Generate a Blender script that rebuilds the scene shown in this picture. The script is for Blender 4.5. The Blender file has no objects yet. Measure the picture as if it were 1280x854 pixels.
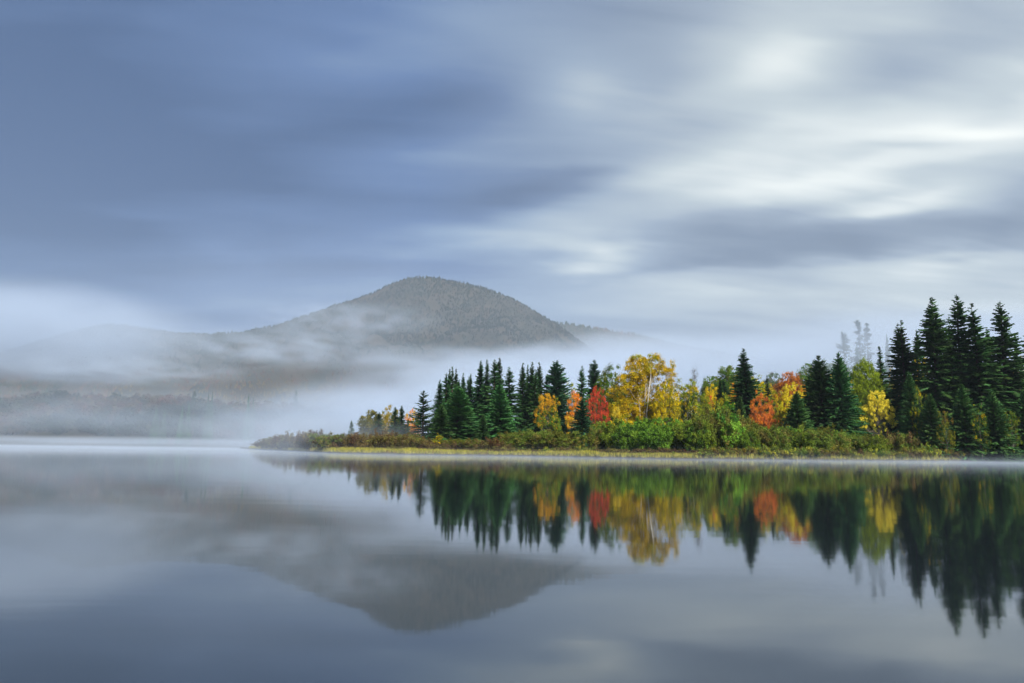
import bpy, math, random
import numpy as np
from mathutils import Matrix, Vector

sc = bpy.context.scene
col = sc.collection
R_ = math.radians

# ------------------------------------------------------------------ camera
F_PX, PITCH, ROLL, CAM_H = 890.0, R_(8.5), 0.0131, 1.1
_fw = np.array([0, math.cos(PITCH), math.sin(PITCH)])
_u0 = np.array([0, -math.sin(PITCH), math.cos(PITCH)])
_x0 = np.array([1.0, 0, 0])
_rt = math.cos(ROLL) * _x0 + math.sin(ROLL) * _u0
_up = -math.sin(ROLL) * _x0 + math.cos(ROLL) * _u0
cam_d = bpy.data.cameras.new('camera')
cam = bpy.data.objects.new('camera', cam_d)
col.objects.link(cam)
cam_d.sensor_width = 36.0
cam_d.lens = F_PX / 1280 * 36.0
cam_d.clip_start, cam_d.clip_end = 0.1, 30000
M = Matrix(((_rt[0], _up[0], -_fw[0], 0), (_rt[1], _up[1], -_fw[1], 0), (_rt[2], _up[2], -_fw[2], CAM_H), (0, 0, 0, 1)))
cam.matrix_world = M
sc.camera = cam


def ray(px, py):
    return _fw + (px - 640) / F_PX * _rt + (427 - py) / F_PX * _up


def at(px, py, D):
    """point on the sight line of a photo point, D metres out"""
    d = ray(px, py)
    return np.array([0, 0, CAM_H]) + d * (D / d[1])


def hor(px):
    return 427 + F_PX * math.tan(PITCH) + (px - 640) * math.tan(ROLL)


def ratio(px):
    d = ray(px, hor(px))
    return d[0] / d[1]


# ------------------------------------------------------------------ render settings
sc.render.engine = 'CYCLES'
cy = sc.cycles
cy.use_denoising = True
cy.denoiser = 'OPENIMAGEDENOISE'
cy.max_bounces = 8
cy.diffuse_bounces = 2
cy.glossy_bounces = 3
cy.transmission_bounces = 3
cy.transparent_max_bounces = 8
cy.volume_bounces = 2
cy.volume_step_rate = 2.2
cy.volume_max_steps = 128
cy.use_adaptive_sampling = True
cy.caustics_reflective = False
cy.caustics_refractive = False
sc.view_settings.view_transform = 'Standard'
sc.view_settings.look = 'None'
sc.view_settings.gamma = 1.0
sc.view_settings.use_curve_mapping = False
sc.view_settings.exposure = 1.25

# ------------------------------------------------------------------ sun
SUN_AZ, SUN_EL = R_(148), R_(38)          # azimuth clockwise from +Y
sun_d = bpy.data.lights.new('sun', 'SUN')
sun_d.energy = 3.3
sun_d.angle = R_(18)
sun_d.color = (1.0, 0.94, 0.82)
sun = bpy.data.objects.new('sun', sun_d)
col.objects.link(sun)
_sd = Vector((math.sin(SUN_AZ) * math.cos(SUN_EL), math.cos(SUN_AZ) * math.cos(SUN_EL), math.sin(SUN_EL)))
sun.rotation_euler = _sd.to_track_quat('Z', 'Y').to_euler()
sun.location = (200, 100, 300)


# ------------------------------------------------------------------ node helper
class NT:
    def __init__(s, tree):
        s.t = tree
        tree.nodes.clear()

    def n(s, kind, **kw):
        nd = s.t.nodes.new(kind)
        for k, v in kw.items():
            setattr(nd, k, v)
        return nd

    def put(s, sock, v):
        if isinstance(v, bpy.types.NodeSocket):
            s.t.links.new(v, sock)
        elif v is not None:
            sock.default_value = v

    def m(s, op, a, b=None, c=None, clamp=False):
        nd = s.n('ShaderNodeMath', operation=op, use_clamp=clamp)
        for i, v in enumerate((a, b, c)):
            if v is not None:
                s.put(nd.inputs[i], v)
        return nd.outputs[0]

    def v(s, op, a, b=None):
        nd = s.n('ShaderNodeVectorMath', operation=op)
        s.put(nd.inputs[0], a)
        if b is not None:
            if op == 'SCALE':
                s.put(nd.inputs[3], b)
            else:
                s.put(nd.inputs[1], b)
        return nd.outputs['Value'] if op in ('DOT_PRODUCT', 'LENGTH', 'DISTANCE') else nd.outputs[0]

    def sep(s, a):
        nd = s.n('ShaderNodeSeparateXYZ')
        s.put(nd.inputs[0], a)
        return nd.outputs

    def comb(s, x, y, z=0.0):
        nd = s.n('ShaderNodeCombineXYZ')
        for i, q in enumerate((x, y, z)):
            s.put(nd.inputs[i], q)
        return nd.outputs[0]

    def noise(s, vec, scale, detail=2.0, rough=0.5, dist=0.0):
        nd = s.n('ShaderNodeTexNoise')
        s.put(nd.inputs['Vector'], vec)
        nd.inputs['Scale'].default_value = scale
        nd.inputs['Detail'].default_value = detail
        nd.inputs['Roughness'].default_value = rough
        nd.inputs['Distortion'].default_value = dist
        return nd.outputs[0]

    def ramp(s, fac, stops, interp='LINEAR'):
        nd = s.n('ShaderNodeValToRGB')
        cr = nd.color_ramp
        cr.interpolation = interp
        while len(cr.elements) < len(stops):
            cr.elements.new(0.5)
        for e, (p, c) in zip(cr.elements, stops):
            e.position = p
            e.color = (*c, 1) if len(c) == 3 else c
        s.put(nd.inputs[0], fac)
        return nd.outputs[0]

    def mix(s, fac, a, b):
        nd = s.n('ShaderNodeMix', data_type='RGBA')
        s.put(nd.inputs[0], fac)
        s.put(nd.inputs[6], a)
        s.put(nd.inputs[7], b)
        return nd.outputs[2]


# ------------------------------------------------------------------ sky: Nishita air under a streaked cloud deck
world = bpy.data.worlds.new('World')
sc.world = world
world.use_nodes = True
W = NT(world.node_tree)
SKY_STRENGTH = 0.1
tc = W.n('ShaderNodeTexCoord').outputs['Generated']
tc = W.v('NORMALIZE', tc)
dx, dy, dz = W.sep(tc)
dzc = W.m('MAXIMUM', dz, 0.0)
den = W.m('ADD', dzc, 0.16)
qx = W.m('DIVIDE', dx, den)
qy = W.m('DIVIDE', dy, den)
az = W.m('ARCTAN2', dx, dy)
el = W.m('ARCSINE', dzc)
# drawn-out streaks of the cloud deck
str1 = W.noise(W.comb(W.m('MULTIPLY', qx, 0.50), W.m('MULTIPLY_ADD', qx, -0.16, W.m('MULTIPLY', qy, 1.3)), 3.7), 1.0, 3.0, 0.5, 0.3)
str2 = W.noise(W.comb(W.m('MULTIPLY', qx, 1.0), W.m('MULTIPLY_ADD', qx, -0.34, W.m('MULTIPLY', qy, 3.2)), 9.1), 1.0, 3.0, 0.55, 0.5)
str3 = W.noise(W.comb(W.m('MULTIPLY', qx, 1.6), W.m('MULTIPLY_ADD', qx, -0.5, W.m('MULTIPLY', qy, 8.0)), 5.3), 1.0, 3.0, 0.6, 0.6)
wrp = W.noise(W.comb(qx, W.m('MULTIPLY', qy, 2.2), 1.3), 1.7, 3.0, 0.55)
wrp = W.m('SUBTRACT', wrp, 0.5)
# the cloud is thinner, and so brighter, towards the hidden sun
gl_dir = ray(1330, 140)
gl_dir = gl_dir / np.linalg.norm(gl_dir)
glow = W.m('MAXIMUM', W.v('DOT_PRODUCT', tc, tuple(gl_dir)), 0.0)
g1 = W.m('MULTIPLY', W.m('POWER', glow, 3.6), 0.49)
g2 = W.m('MULTIPLY', W.m('POWER', glow, 26.0), 0.08)
val = W.m('ADD', W.m('ADD', g1, g2), 0.07)
val = W.m('MULTIPLY_ADD', W.m('SUBTRACT', str1, 0.5), 0.55, val)
val = W.m('MULTIPLY_ADD', W.m('SUBTRACT', str2, 0.5), 0.42, val)
val = W.m('MULTIPLY_ADD', W.m('SUBTRACT', str3, 0.5), 0.16, val)
# holes and banks in the deck: photo x, y, half width, half height, lift, slope
FEAT = [(970, 60, 75, 42, .26, .1), (905, 110, 170, 22, .10, -.25), (1262, 164, 130, 24, .26, -.06), (1122, 256, 70, 11, .26, .0), (750, 322, 60, 18, .26, .08), (690, 300, 130, 26, .16, .12),
        (1010, 175, 290, 60, .16, -.16), (900, 245, 200, 26, .18, -.12), (830, 215, 120, 18, .12, -.2), (1070, 298, 220, 26, -.34, -.03), (900, 285, 120, 16, -.12, -.08), (1130, 192, 100, 10, -.22, .05),
        (690, 236, 90, 14, -.20, -.14), (795, 338, 80, 8, -.14, -.05), (1190, 55, 170, 50, -.26, .1), (1090, 110, 90, 20, -.08, -.1), (1300, 285, 70, 40, -.22, 0),
        (1195, 324, 110, 13, .16, 0), (1000, 335, 160, 9, .08, 0), (190, 200, 240, 70, -.10, -.15), (270, 312, 60, 26, .10, .25), (560, 190, 150, 24, .13, -.22),
        (860, 95, 90, 40, -.06, -.2), (740, 110, 60, 34, .14, 0), (560, 300, 130, 20, .12, -.1), (330, 385, 260, 40, .12, 0), (640, 270, 120, 16, .08, -.1),
        (850, 380, 260, 26, .12, 0), (30, 140, 150, 190, -.08, 0), (1020, 385, 200, 22, .03, 0), (430, 70, 190, 34, .10, -.3), (640, 20, 120, 40, .05, 0), (330, 140, 170, 26, .08, -.3), (400, 250, 190, 30, .09, -.2), (150, 250, 150, 20, .06, -.15), (560, 120, 60, 30, -.08, -.2), (620, 360, 160, 24, .06, 0)]
azw = W.m('MULTIPLY_ADD', wrp, 0.16, az)
elw = W.m('MULTIPLY_ADD', wrp, 0.075, el)
for fx, fy, rx, ry, amp, tilt in FEAT:
    d = ray(fx, fy)
    d = d / np.linalg.norm(d)
    a0, e0 = math.atan2(d[0], d[1]), math.asin(d[2])
    k = math.cos(a0) / F_PX
    u = W.m('SUBTRACT', azw, a0)
    w = W.m('MULTIPLY_ADD', u, tilt, W.m('SUBTRACT', elw, e0))
    u = W.m('MULTIPLY', u, 1 / (rx * k))
    w = W.m('MULTIPLY', w, 1 / (ry * k))
    r2 = W.m('ADD', W.m('MULTIPLY', u, u), W.m('MULTIPLY', w, w))
    val = W.m('MULTIPLY_ADD', W.m('EXPONENT', W.m('MULTIPLY', r2, -0.7)), amp * 0.98, val)
cl_blue = W.ramp(val, [(0.0, (.040, .088, .205)), (.25, (.102, .178, .355)), (.45, (.240, .340, .490)), (.65, (.46, .54, .60)), (.83, (.78, .82, .80)), (1.0, (1.05, 1.07, 1.0))])
cl_grey = W.ramp(val, [(0.0, (.09, .12, .17)), (.25, (.17, .22, .30)), (.45, (.31, .375, .455)), (.65, (.52, .585, .61)), (.83, (.82, .86, .83)), (1.0, (1.08, 1.09, 1.0))])
gmix = W.m('MULTIPLY', W.m('SUBTRACT', glow, 0.72), 5.0, clamp=True)
cloud = W.mix(gmix, cl_blue, cl_grey)
nsh = W.n('ShaderNodeTexSky', sky_type='NISHITA', sun_disc=False, sun_elevation=SUN_EL, sun_rotation=SUN_AZ)
cl10 = W.v('SCALE', cloud, 0.48 / SKY_STRENGTH)
skycol = W.mix(0.93, nsh.outputs[0], cl10)
bg = W.n('ShaderNodeBackground')
W.put(bg.inputs[0], skycol)
bg.inputs[1].default_value = SKY_STRENGTH
wo = W.n('ShaderNodeOutputWorld')
W.t.links.new(bg.outputs[0], wo.inputs[0])
world.cycles.sampling_method = 'MANUAL'
world.cycles.sample_map_resolution = 512


# ------------------------------------------------------------------ materials
def new_mat(name):
    m = bpy.data.materials.new(name)
    m.use_nodes = True
    return m, NT(m.node_tree)


def leaf_mat(name, trans=0.35, hue=0.03, val_=0.25):
    m, t = new_mat(name)
    c = t.n('ShaderNodeAttribute', attribute_name='Col').outputs['Color']
    oi = t.n('ShaderNodeObjectInfo').outputs['Random']
    hs = t.n('ShaderNodeHueSaturation')
    t.put(hs.inputs['Color'], c)
    t.put(hs.inputs['Hue'], t.m('MULTIPLY_ADD', oi, hue, 0.5 - hue / 2))
    t.put(hs.inputs['Value'], t.m('MULTIPLY_ADD', oi, val_, 1 - val_ / 2))
    d = t.n('ShaderNodeBsdfDiffuse')
    tr = t.n('ShaderNodeBsdfTranslucent')
    t.put(d.inputs[0], hs.outputs[0])
    t.put(tr.inputs[0], hs.outputs[0])
    mx = t.n('ShaderNodeMixShader')
    mx.inputs[0].default_value = trans
    t.t.links.new(d.outputs[0], mx.inputs[1])
    t.t.links.new(tr.outputs[0], mx.inputs[2])
    o = t.n('ShaderNodeOutputMaterial')
    t.t.links.new(mx.outputs[0], o.inputs[0])
    return m


def rough_mat(name, c1, c2, scale, rough=0.9, bump=0.0):
    m, t = new_mat(name)
    co = t.n('ShaderNodeTexCoord').outputs['Object']
    nz = t.noise(co, scale, 5.0, 0.6)
    b = t.n('ShaderNodeBsdfPrincipled')
    t.put(b.inputs['Base Color'], t.ramp(nz, [(.35, c1), (.65, c2)]))
    b.inputs['Roughness'].default_value = rough
    b.inputs['Specular IOR Level'].default_value = 0.2
    if bump:
        bp = t.n('ShaderNodeBump')
        bp.inputs['Strength'].default_value = bump
        t.put(bp.inputs['Height'], nz)
        t.t.links.new(bp.outputs[0], b.inputs['Normal'])
    o = t.n('ShaderNodeOutputMaterial')
    t.t.links.new(b.outputs[0], o.inputs[0])
    return m


M_NEEDLE = leaf_mat('needles', 0.18, 0.04, 0.45)
M_LEAF = leaf_mat('autumn_leaves', 0.33, 0.02, 0.15)
M_SHRUB = leaf_mat('shrub_leaves', 0.30, 0.06, 0.55)
M_GRASS = leaf_mat('sedge_blades', 0.35, 0.0, 0.0)
M_FAR = leaf_mat('distant_foliage', 0.2, 0.0, 0.0)
M_BARK = rough_mat('spruce_bark', (.045, .034, .026), (.10, .08, .062), 3.0, .95, .3)
M_BIRCH = rough_mat('birch_bark', (.38, .36, .31), (.66, .63, .57), 4.0, .8, .15)
M_GREY = rough_mat('grey_bark', (.08, .07, .06), (.17, .155, .135), 3.0, .95, .3)
M_EARTH = rough_mat('wet_earth', (.035, .03, .02), (.085, .075, .04), .6, .95, .4)
M_HILL = rough_mat('forest_floor', (.02, .026, .016), (.05, .04, .026), .02, .95, 0)
M_LAKEBED = rough_mat('lake_bed', (.02, .02, .016), (.04, .036, .028), .2, .95, 0)


# ------------------------------------------------------------------ mesh helpers
def mesh_np(name, verts, faces, cols=None, mat=None, smooth=False):
    """faces: (n,3) or (n,4) int array or list of such arrays"""
    me = bpy.data.meshes.new(name)
    verts = np.asarray(verts, dtype=np.float32)
    fl = faces if isinstance(faces, list) else [faces]
    fl = [np.asarray(f, dtype=np.int32) for f in fl if len(f)]
    me.vertices.add(len(verts))
    me.vertices.foreach_set('co', verts.ravel())
    tot = sum(f.size for f in fl)
    me.loops.add(tot)
    me.loops.foreach_set('vertex_index', np.concatenate([f.ravel() for f in fl]))
    np_ = sum(len(f) for f in fl)
    me.polygons.add(np_)
    sizes = np.concatenate([np.full(len(f), f.shape[1], np.int32) for f in fl])
    starts = np.concatenate([[0], np.cumsum(sizes)[:-1]]).astype(np.int32)
    me.polygons.foreach_set('loop_start', starts)
    if smooth:
        me.polygons.foreach_set('use_smooth', np.ones(np_, dtype=bool))
    me.update(calc_edges=True)
    if cols is not None:
        a = me.color_attributes.new('Col', 'FLOAT_COLOR', 'POINT')
        c4 = np.ones((len(verts), 4), np.float32)
        c4[:, :3] = cols
        a.data.foreach_set('color', c4.ravel())
    if mat:
        me.materials.append(mat)
    return me


def link(name, data, parent=None):
    o = bpy.data.objects.new(name, data)
    col.objects.link(o)
    if parent is not None:
        o.parent = parent
    return o


def tag(o, label=None, cat=None, group=None, kind=None):
    if label: o['label'] = label
    if cat: o['category'] = cat
    if group: o['group'] = group
    if kind: o['kind'] = kind
    return o


class Tubes:
    def __init__(s, sides=5):
        s.v, s.f, s.k, s.n = [], [], sides, 0

    def add(s, pts, radii):
        pts = np.asarray(pts, float)
        n, k = len(pts), s.k
        tg = np.gradient(pts, axis=0)
        tg /= np.linalg.norm(tg, axis=1)[:, None] + 1e-9
        ref = np.where(np.abs(tg[:, 2:3]) > .9, np.array([[1., 0, 0]]), np.array([[0, 0, 1.]]))
        a = np.cross(tg, ref)
        a /= np.linalg.norm(a, axis=1)[:, None] + 1e-9
        b = np.cross(tg, a)
        th = np.arange(k) / k * 2 * math.pi
        ring = pts[:, None] + np.asarray(radii)[:, None, None] * (a[:, None] * np.cos(th)[None, :, None] + b[:, None] * np.sin(th)[None, :, None])
        s.v.append(ring.reshape(-1, 3))
        i, j = np.meshgrid(np.arange(n - 1), np.arange(k), indexing='ij')
        j2 = (j + 1) % k
        s.f.append(np.stack([i * k + j, i * k + j2, (i + 1) * k + j2, (i + 1) * k + j], -1).reshape(-1, 4) + s.n)
        s.n += n * k

    def mesh(s, name, mat):
        return mesh_np(name, np.concatenate(s.v), np.concatenate(s.f), None, mat, True)


def tris_mesh(name, T, C, mat):
    """T (n,3,3) corners, C (n,3) colours"""
    n = len(T)
    return mesh_np(name, T.reshape(-1, 3), np.arange(3 * n).reshape(-1, 3), np.repeat(C, 3, 0), mat)


def quads_mesh(name, Q, C, mat):
    n = len(Q)
    return mesh_np(name, Q.reshape(-1, 3), np.arange(4 * n).reshape(-1, 4), np.repeat(C, 4, 0), mat)


def unit(v):
    return v / (np.linalg.norm(v, axis=-1, keepdims=True) + 1e-9)


# ------------------------------------------------------------------ conifers
def conifer(seed, h, R, exp=.85, base=.04, step=.42, nb=8, irr=.25, el0=-18, el1=30, droop=.12, seg=.42, spray=.55,
            colr=(.030, .075, .036), colv=.35, gaps=0.0, twin=0.0, belly=.10, lean=0.0, hangl=1.0):
    """returns (trunk mesh, crown mesh); whorls of drooping boughs carrying flat sprays of needles"""
    rg = np.random.default_rng(seed)
    T, C = [], []
    tb = Tubes(6)
    nz = 9
    zz = np.linspace(0, h, nz)
    wob = np.cumsum(rg.normal(0, .03, (nz, 2)), 0) * (zz[:, None] / h) * (h / 15)
    wob[:, 0] += lean * zz
    r0 = .012 * h + .06
    tb.add(np.column_stack([wob, zz - .25 * (np.arange(nz) == 0)]), r0 * (1 - zz / h) ** .8 + .012)
    tops = [(0.0, 0.0, h, 1.0)]
    if twin:
        tops.append((twin, .1, h * .985, .62))
    for (ox, oy, hh, sc_) in tops:
        z = h * base if sc_ == 1 else h * .66
        while z < hh - .05:
            t = (z - h * base) / (hh - h * base)
            prof = (1 - t) ** exp * (1 - belly * max(0, 1 - t / .12))
            if sc_ < 1:
                prof = (1 - t) ** exp * .9
            Lz = R * prof + .10
            n = max(3, int(round(nb * (0.55 + .6 * prof)))) if t < .93 else 3
            for _ in range(n):
                if gaps and rg.random() < gaps * (0.15 + 1.1 * t):
                    continue
                ph = rg.uniform(0, 2 * math.pi)
                L = Lz * (1 + rg.normal(0, irr * .6)) if rg.random() > .1 else Lz * (1 + irr)
                L = min(max(L, .12), Lz * 1.45)
                el = R_(el0 + (el1 - el0) * t ** 1.3 + rg.normal(0, 7))
                ns = max(2, int(L / seg))
                s = np.linspace(0.12 if L > .8 else 0.0, 1, ns + 1)
                rr = L * s
                out = np.array([math.cos(ph), math.sin(ph), 0])
                side = np.array([-math.sin(ph), math.cos(ph), 0])
                bz = z + rg.uniform(-.2, .2) * step
                pz = bz + math.tan(el) * rr - droop * L * s ** 2 + droop * .7 * L * np.maximum(s - .6, 0) ** 2 * 2.5
                bow = rg.normal(0, .06) * L * s ** 2
                fx = np.interp(bz, zz, wob[:, 0]) + ox
                fy = np.interp(bz, zz, wob[:, 1]) + oy
                P = np.column_stack([fx + out[0] * rr + side[0] * bow, fy + out[1] * rr + side[1] * bow, pz])
                if L > 1.2 and t < .95 and rg.random() < .3:
                    tb.add(np.vstack([[fx, fy, bz], P[len(P) // 2], P[-1]]), [.012 * L + .012, .008 * L + .008, .006])
                base_c = np.array(colr) * (1 + rg.normal(0, colv * .55)) 
                base_c = np.clip(base_c, .006, None) * np.array([1 + rg.normal(0, .10), 1, 1 + rg.normal(0, .10)])
                a, b = P[:-1], P[1:]
                w = (spray * (1 - .55 * s[1:]) * min(1.0, .35 + L / 3.0))[:, None]
                m_ = len(a)
                ext = (b - a) * .35
                for sg in (-1, 1):
                    j = rg.uniform(.6, 1.25, (m_, 1))
                    tip = b + out * w * .55 * j + side * sg * w * j + np.array([0, 0, -1]) * w * rg.uniform(.15, .8, (m_, 1))
                    T.append(np.stack([a - ext, b + ext, tip], 1))
                    C.append(np.tile(base_c, (m_, 1)) * rg.uniform(.8, 1.25, (m_, 1)))
                # hanging twigs
                for q in range(2):
                    hang = (a + b) / 2 + np.array([0, 0, -1]) * w * hangl * rg.uniform(.5, 1.2, (m_, 1)) + side * w * rg.normal(0, .4, (m_, 1)) + out * w * rg.normal(.15, .25, (m_, 1))
                    T.append(np.stack([a - ext, b + ext, hang], 1))
                    C.append(np.tile(base_c, (m_, 1)) * rg.uniform(.75, 1.2, (m_, 1)))
                e = P[-1]
                wt = float(w[-1, 0])
                T.append(np.stack([e + side * wt * .22, e - side * wt * .22, e + out * wt * .8 + np.array([0, 0, wt * rg.uniform(-.25, .3)])])[None])
                C.append(base_c[None] * 1.1)
            z += step * (1.0 - .45 * t) * rg.uniform(.8, 1.2)
        # leader
        fx, fy = wob[-1, 0] + ox, wob[-1, 1] + oy
        for k in range(3):
            ph = k * 2.1
            o = np.array([math.cos(ph), math.sin(ph), 0]) * .07
            T.append(np.array([[fx + o[0], fy + o[1], hh - .55], [fx - o[0], fy - o[1], hh - .55], [fx, fy, hh + .12]])[None])
            C.append(np.array(colr)[None])
    T = np.concatenate(T)
    C = np.concatenate(C)
    return tb.mesh('trunk', M_BARK), tris_mesh('crown', T, C, M_NEEDLE)


def pine(seed, h, R, bare=.35, ntuft=26):
    """tall thin pine with a bare lower stem and separate flat tufts"""
    rg = np.random.default_rng(seed)
    tb = Tubes(6)
    zz = np.linspace(0, h, 8)
    tb.add(np.column_stack([rg.normal(0, .05, 8), rg.normal(0, .05, 8), zz - .3 * (zz == 0)]), .25 * (1 - zz / h) + .05)
    T, C = [], []
    for i in range(ntuft * 2):
        t = bare + (1 - bare) * rg.random() ** .8
        L = R * min(1, (1.02 - t) / .45) ** .8 * rg.uniform(.4, 1.15) + .15
        ph = rg.uniform(0, 6.28)
        o = np.array([math.cos(ph), math.sin(ph), rg.uniform(-.05, .35)])
        b = np.array([0, 0, h * t])
        e = b + o * L
        tb.add(np.stack([b, (b + e) / 2 + [0, 0, .1], e]), [.06, .045, .02])
        n = 15
        c = b + o * L * rg.uniform(.25, 1.05, (n, 1)) + rg.normal(0, 1, (n, 3)) * np.array([.3, .3, .2]) * min(1, .3 + L / 2)
        u, v = unit(rg.normal(0, 1, (n, 3))), unit(rg.normal(0, 1, (n, 3)))
        T.append(np.stack([c, c + u * .7, c + v * .45], 1))
        C.append(np.array([.035, .065, .038]) * rg.uniform(.7, 1.3, (n, 1)))
    return tb.mesh('trunk', M_BARK), tris_mesh('crown', np.concatenate(T), np.concatenate(C), M_NEEDLE)


# ------------------------------------------------------------------ broadleaf trees and shrubs
def leaves(rg, centres, radii, per, size, flat=.75):
    n = len(centres)
    idx = np.repeat(np.arange(n), per)
    off = unit(rg.normal(0, 1, (len(idx), 3))) * (rg.random((len(idx), 1)) ** .6 * rg.choice([1.0, 1.0, 1.0, 1.5], (len(idx), 1))) * radii[idx][:, None]
    off[:, 2] *= flat
    p = centres[idx] + off
    m = len(p)
    nrm = unit(rg.normal(0, 1, (m, 3)) + np.array([0, 0, .35]) + unit(off) * .35)
    a = unit(np.cross(nrm, rg.normal(0, 1, (m, 3))))
    b = np.cross(nrm, a)
    sz = size * rg.uniform(.6, 1.35, (m, 1))
    Q = np.stack([p - a * sz, p - b * sz * .62, p + a * sz, p + b * sz * .62], 1)
    return Q, p, idx


def broadleaf(seed, h, lobes, palette, stems=1, nclump=110, per=55, size=.16, rc=.75, bark=None, base_limb=.25, spread=.5, stem_r=.012, flat=.75, limb_every=1, limb_min=0.0):
    """lobes: (x, y, z, rx, ry, rz, weight) as shares of h; palette(p_rel, rg)->rgb for clump centres"""
    nclump, per, rc = int(nclump * 2.4), int(per * 1.05), rc * 1.05
    limb_every = limb_every * 2
    rg = np.random.default_rng(seed)
    bark = bark or M_GREY
    lob = np.array(lobes, float)
    wts = lob[:, 6] / lob[:, 6].sum()
    pick = rg.choice(len(lob), nclump, p=wts)
    d = unit(rg.normal(0, 1, (nclump, 3))) * (rg.random((nclump, 1)) ** .36)
    cen = (lob[pick, :3] + d * lob[pick, 3:6]) * h
    cen[:, 2] = np.maximum(cen[:, 2], .06 * h)
    rad = rc * rg.uniform(.55, 1.25, nclump)
    Q, p, idx = leaves(rg, cen, rad, per, size, flat)
    ccol = np.array([palette(c / h, rg) for c in cen])
    alt = ccol[rg.integers(0, nclump, len(idx))]
    C = np.where(rg.random((len(idx), 1)) < .35, alt, ccol[idx]) * rg.uniform(.72, 1.28, (len(idx), 1))
    # stems then limbs to the clumps
    tb = Tubes(6)
    st = []
    for k in range(stems):
        ang = rg.uniform(0, 6.28)
        sp = 0 if stems == 1 else spread * rg.uniform(.5, 1.1)
        top = np.array([math.cos(ang) * sp, math.sin(ang) * sp, h * (.80 if stems == 1 else rg.uniform(.7, .88))])
        n = 8
        s = np.linspace(0, 1, n)
        q = np.column_stack([top[0] * s ** 1.3, top[1] * s ** 1.3, top[2] * s]) + np.column_stack([rg.normal(0, .05, n), rg.normal(0, .05, n), np.zeros(n)]) * (h / 10) * s[:, None]
        q[:, 0] += 0 if stems == 1 else math.cos(ang) * .18
        q[:, 1] += 0 if stems == 1 else math.sin(ang) * .18
        q[0, 2] = -.3
        r = (stem_r * h) * (1 - .82 * s)
        tb.add(q, r)
        st.append((q, r))
    for i in range(0, nclump, limb_every):
        c = cen[i]
        if c[2] < limb_min * h:
            continue
        dd = [np.min(np.linalg.norm(q[:, :2] - c[None, :2], axis=1)) for q, r in st]
        q, r = st[int(np.argmin(dd))]
        zt = max(c[2] - np.linalg.norm(c[:2]) * rg.uniform(.5, 1.1) - .04 * h, base_limb * h * rg.uniform(.7, 1))
        zt = min(zt, q[-1, 2])
        b = np.array([np.interp(zt, q[:, 2], q[:, 0]), np.interp(zt, q[:, 2], q[:, 1]), zt])
        rb = float(np.interp(zt, q[:, 2], r)) * .45
        mid = b * .5 + c * .5 + np.array([0, 0, -.02 * h]) + rg.normal(0, .02 * h, 3)
        tb.add(np.stack([b, mid, c]), [rb, rb * .6, rb * .22])
    return tb.mesh('trunk', bark), quads_mesh('crown', Q, C, M_LEAF)


def shrub(seed, h, w, cols, nst=26, per=60, size=.10, bare=.1, rc=.30):
    """many upright stems fanning out, leaves on the upper part"""
    rg = np.random.default_rng(seed)
    tb = Tubes(4)
    cen, ids = [], []
    for i in range(nst):
        ang = rg.uniform(0, 6.28)
        rr = w * math.sqrt(rg.random())
        hh = h * rg.uniform(.55, 1.0) * (1 - .35 * (rr / w) ** 2)
        bx, by = math.cos(ang) * rr * .45, math.sin(ang) * rr * .45
        tx, ty = math.cos(ang) * rr, math.sin(ang) * rr
        s = np.linspace(0, 1, 4)
        q = np.column_stack([bx + (tx - bx) * s ** 1.4, by + (ty - by) * s ** 1.4, hh * s])
        q[0, 2] = -.15
        tb.add(q, .022 * (1 - .8 * s) + .004)
        for sv in np.linspace(bare, 1.0, 6):
            jx, jy, jz = rg.normal(0, .09 * h, 3)
            cen.append([bx + (tx - bx) * sv ** 1.4 + jx, by + (ty - by) * sv ** 1.4 + jy, max(.1, hh * sv + jz * .6)])
            ids.append(i)
    cen, ids = np.array(cen), np.array(ids)
    rad = rc * rg.uniform(.6, 1.3, len(cen))
    Q, p, idx = leaves(rg, cen, rad, per, size, 1.0)
    Q[..., 2] = np.maximum(Q[..., 2], .02)
    base = np.array(cols)[rg.integers(0, len(cols), nst)] * rg.uniform(.75, 1.25, (nst, 1))
    C = base[ids[idx]] * rg.uniform(.7, 1.3, (len(idx), 1))
    return tb.mesh('stems', M_GREY), quads_mesh('foliage', Q, C, M_SHRUB)


# ------------------------------------------------------------------ water
SHORE = [(300, 560.2), (312, 561.6), (330, 562.6), (360, 564.0), (390, 565.4), (420, 566.6), (500, 568.2), (560, 569.0), (640, 570.0), (720, 571.6),
         (800, 573.2), (870, 574.3), (960, 575.0), (1060, 575.7), (1160, 576.5), (1280, 577.2), (1500, 579.5), (1800, 583)]
sh = np.array([at(x, y, 1.0) for x, y in SHORE])          # 1 m out: slope down to the water
sh_k = sh[:, 0]
sh_Y = CAM_H / (CAM_H - sh[:, 2])
BACK = np.interp(sh_k, [ratio(300), ratio(330), ratio(420), ratio(560), ratio(640), ratio(800), ratio(1000)], [2, 16, 55, 110, 220, 420, 560])


def shore_Y(k):
    w = .5 * np.sin(k * 95) + .35 * np.sin(k * 231 + 1) + .3 * np.sin(k * 420 + 2)
    return np.interp(k, sh_k, sh_Y) + w * .8


def sstep(a, b, x):
    t = np.clip((x - a) / (b - a), 0, 1)
    return t * t * (3 - 2 * t)


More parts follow.
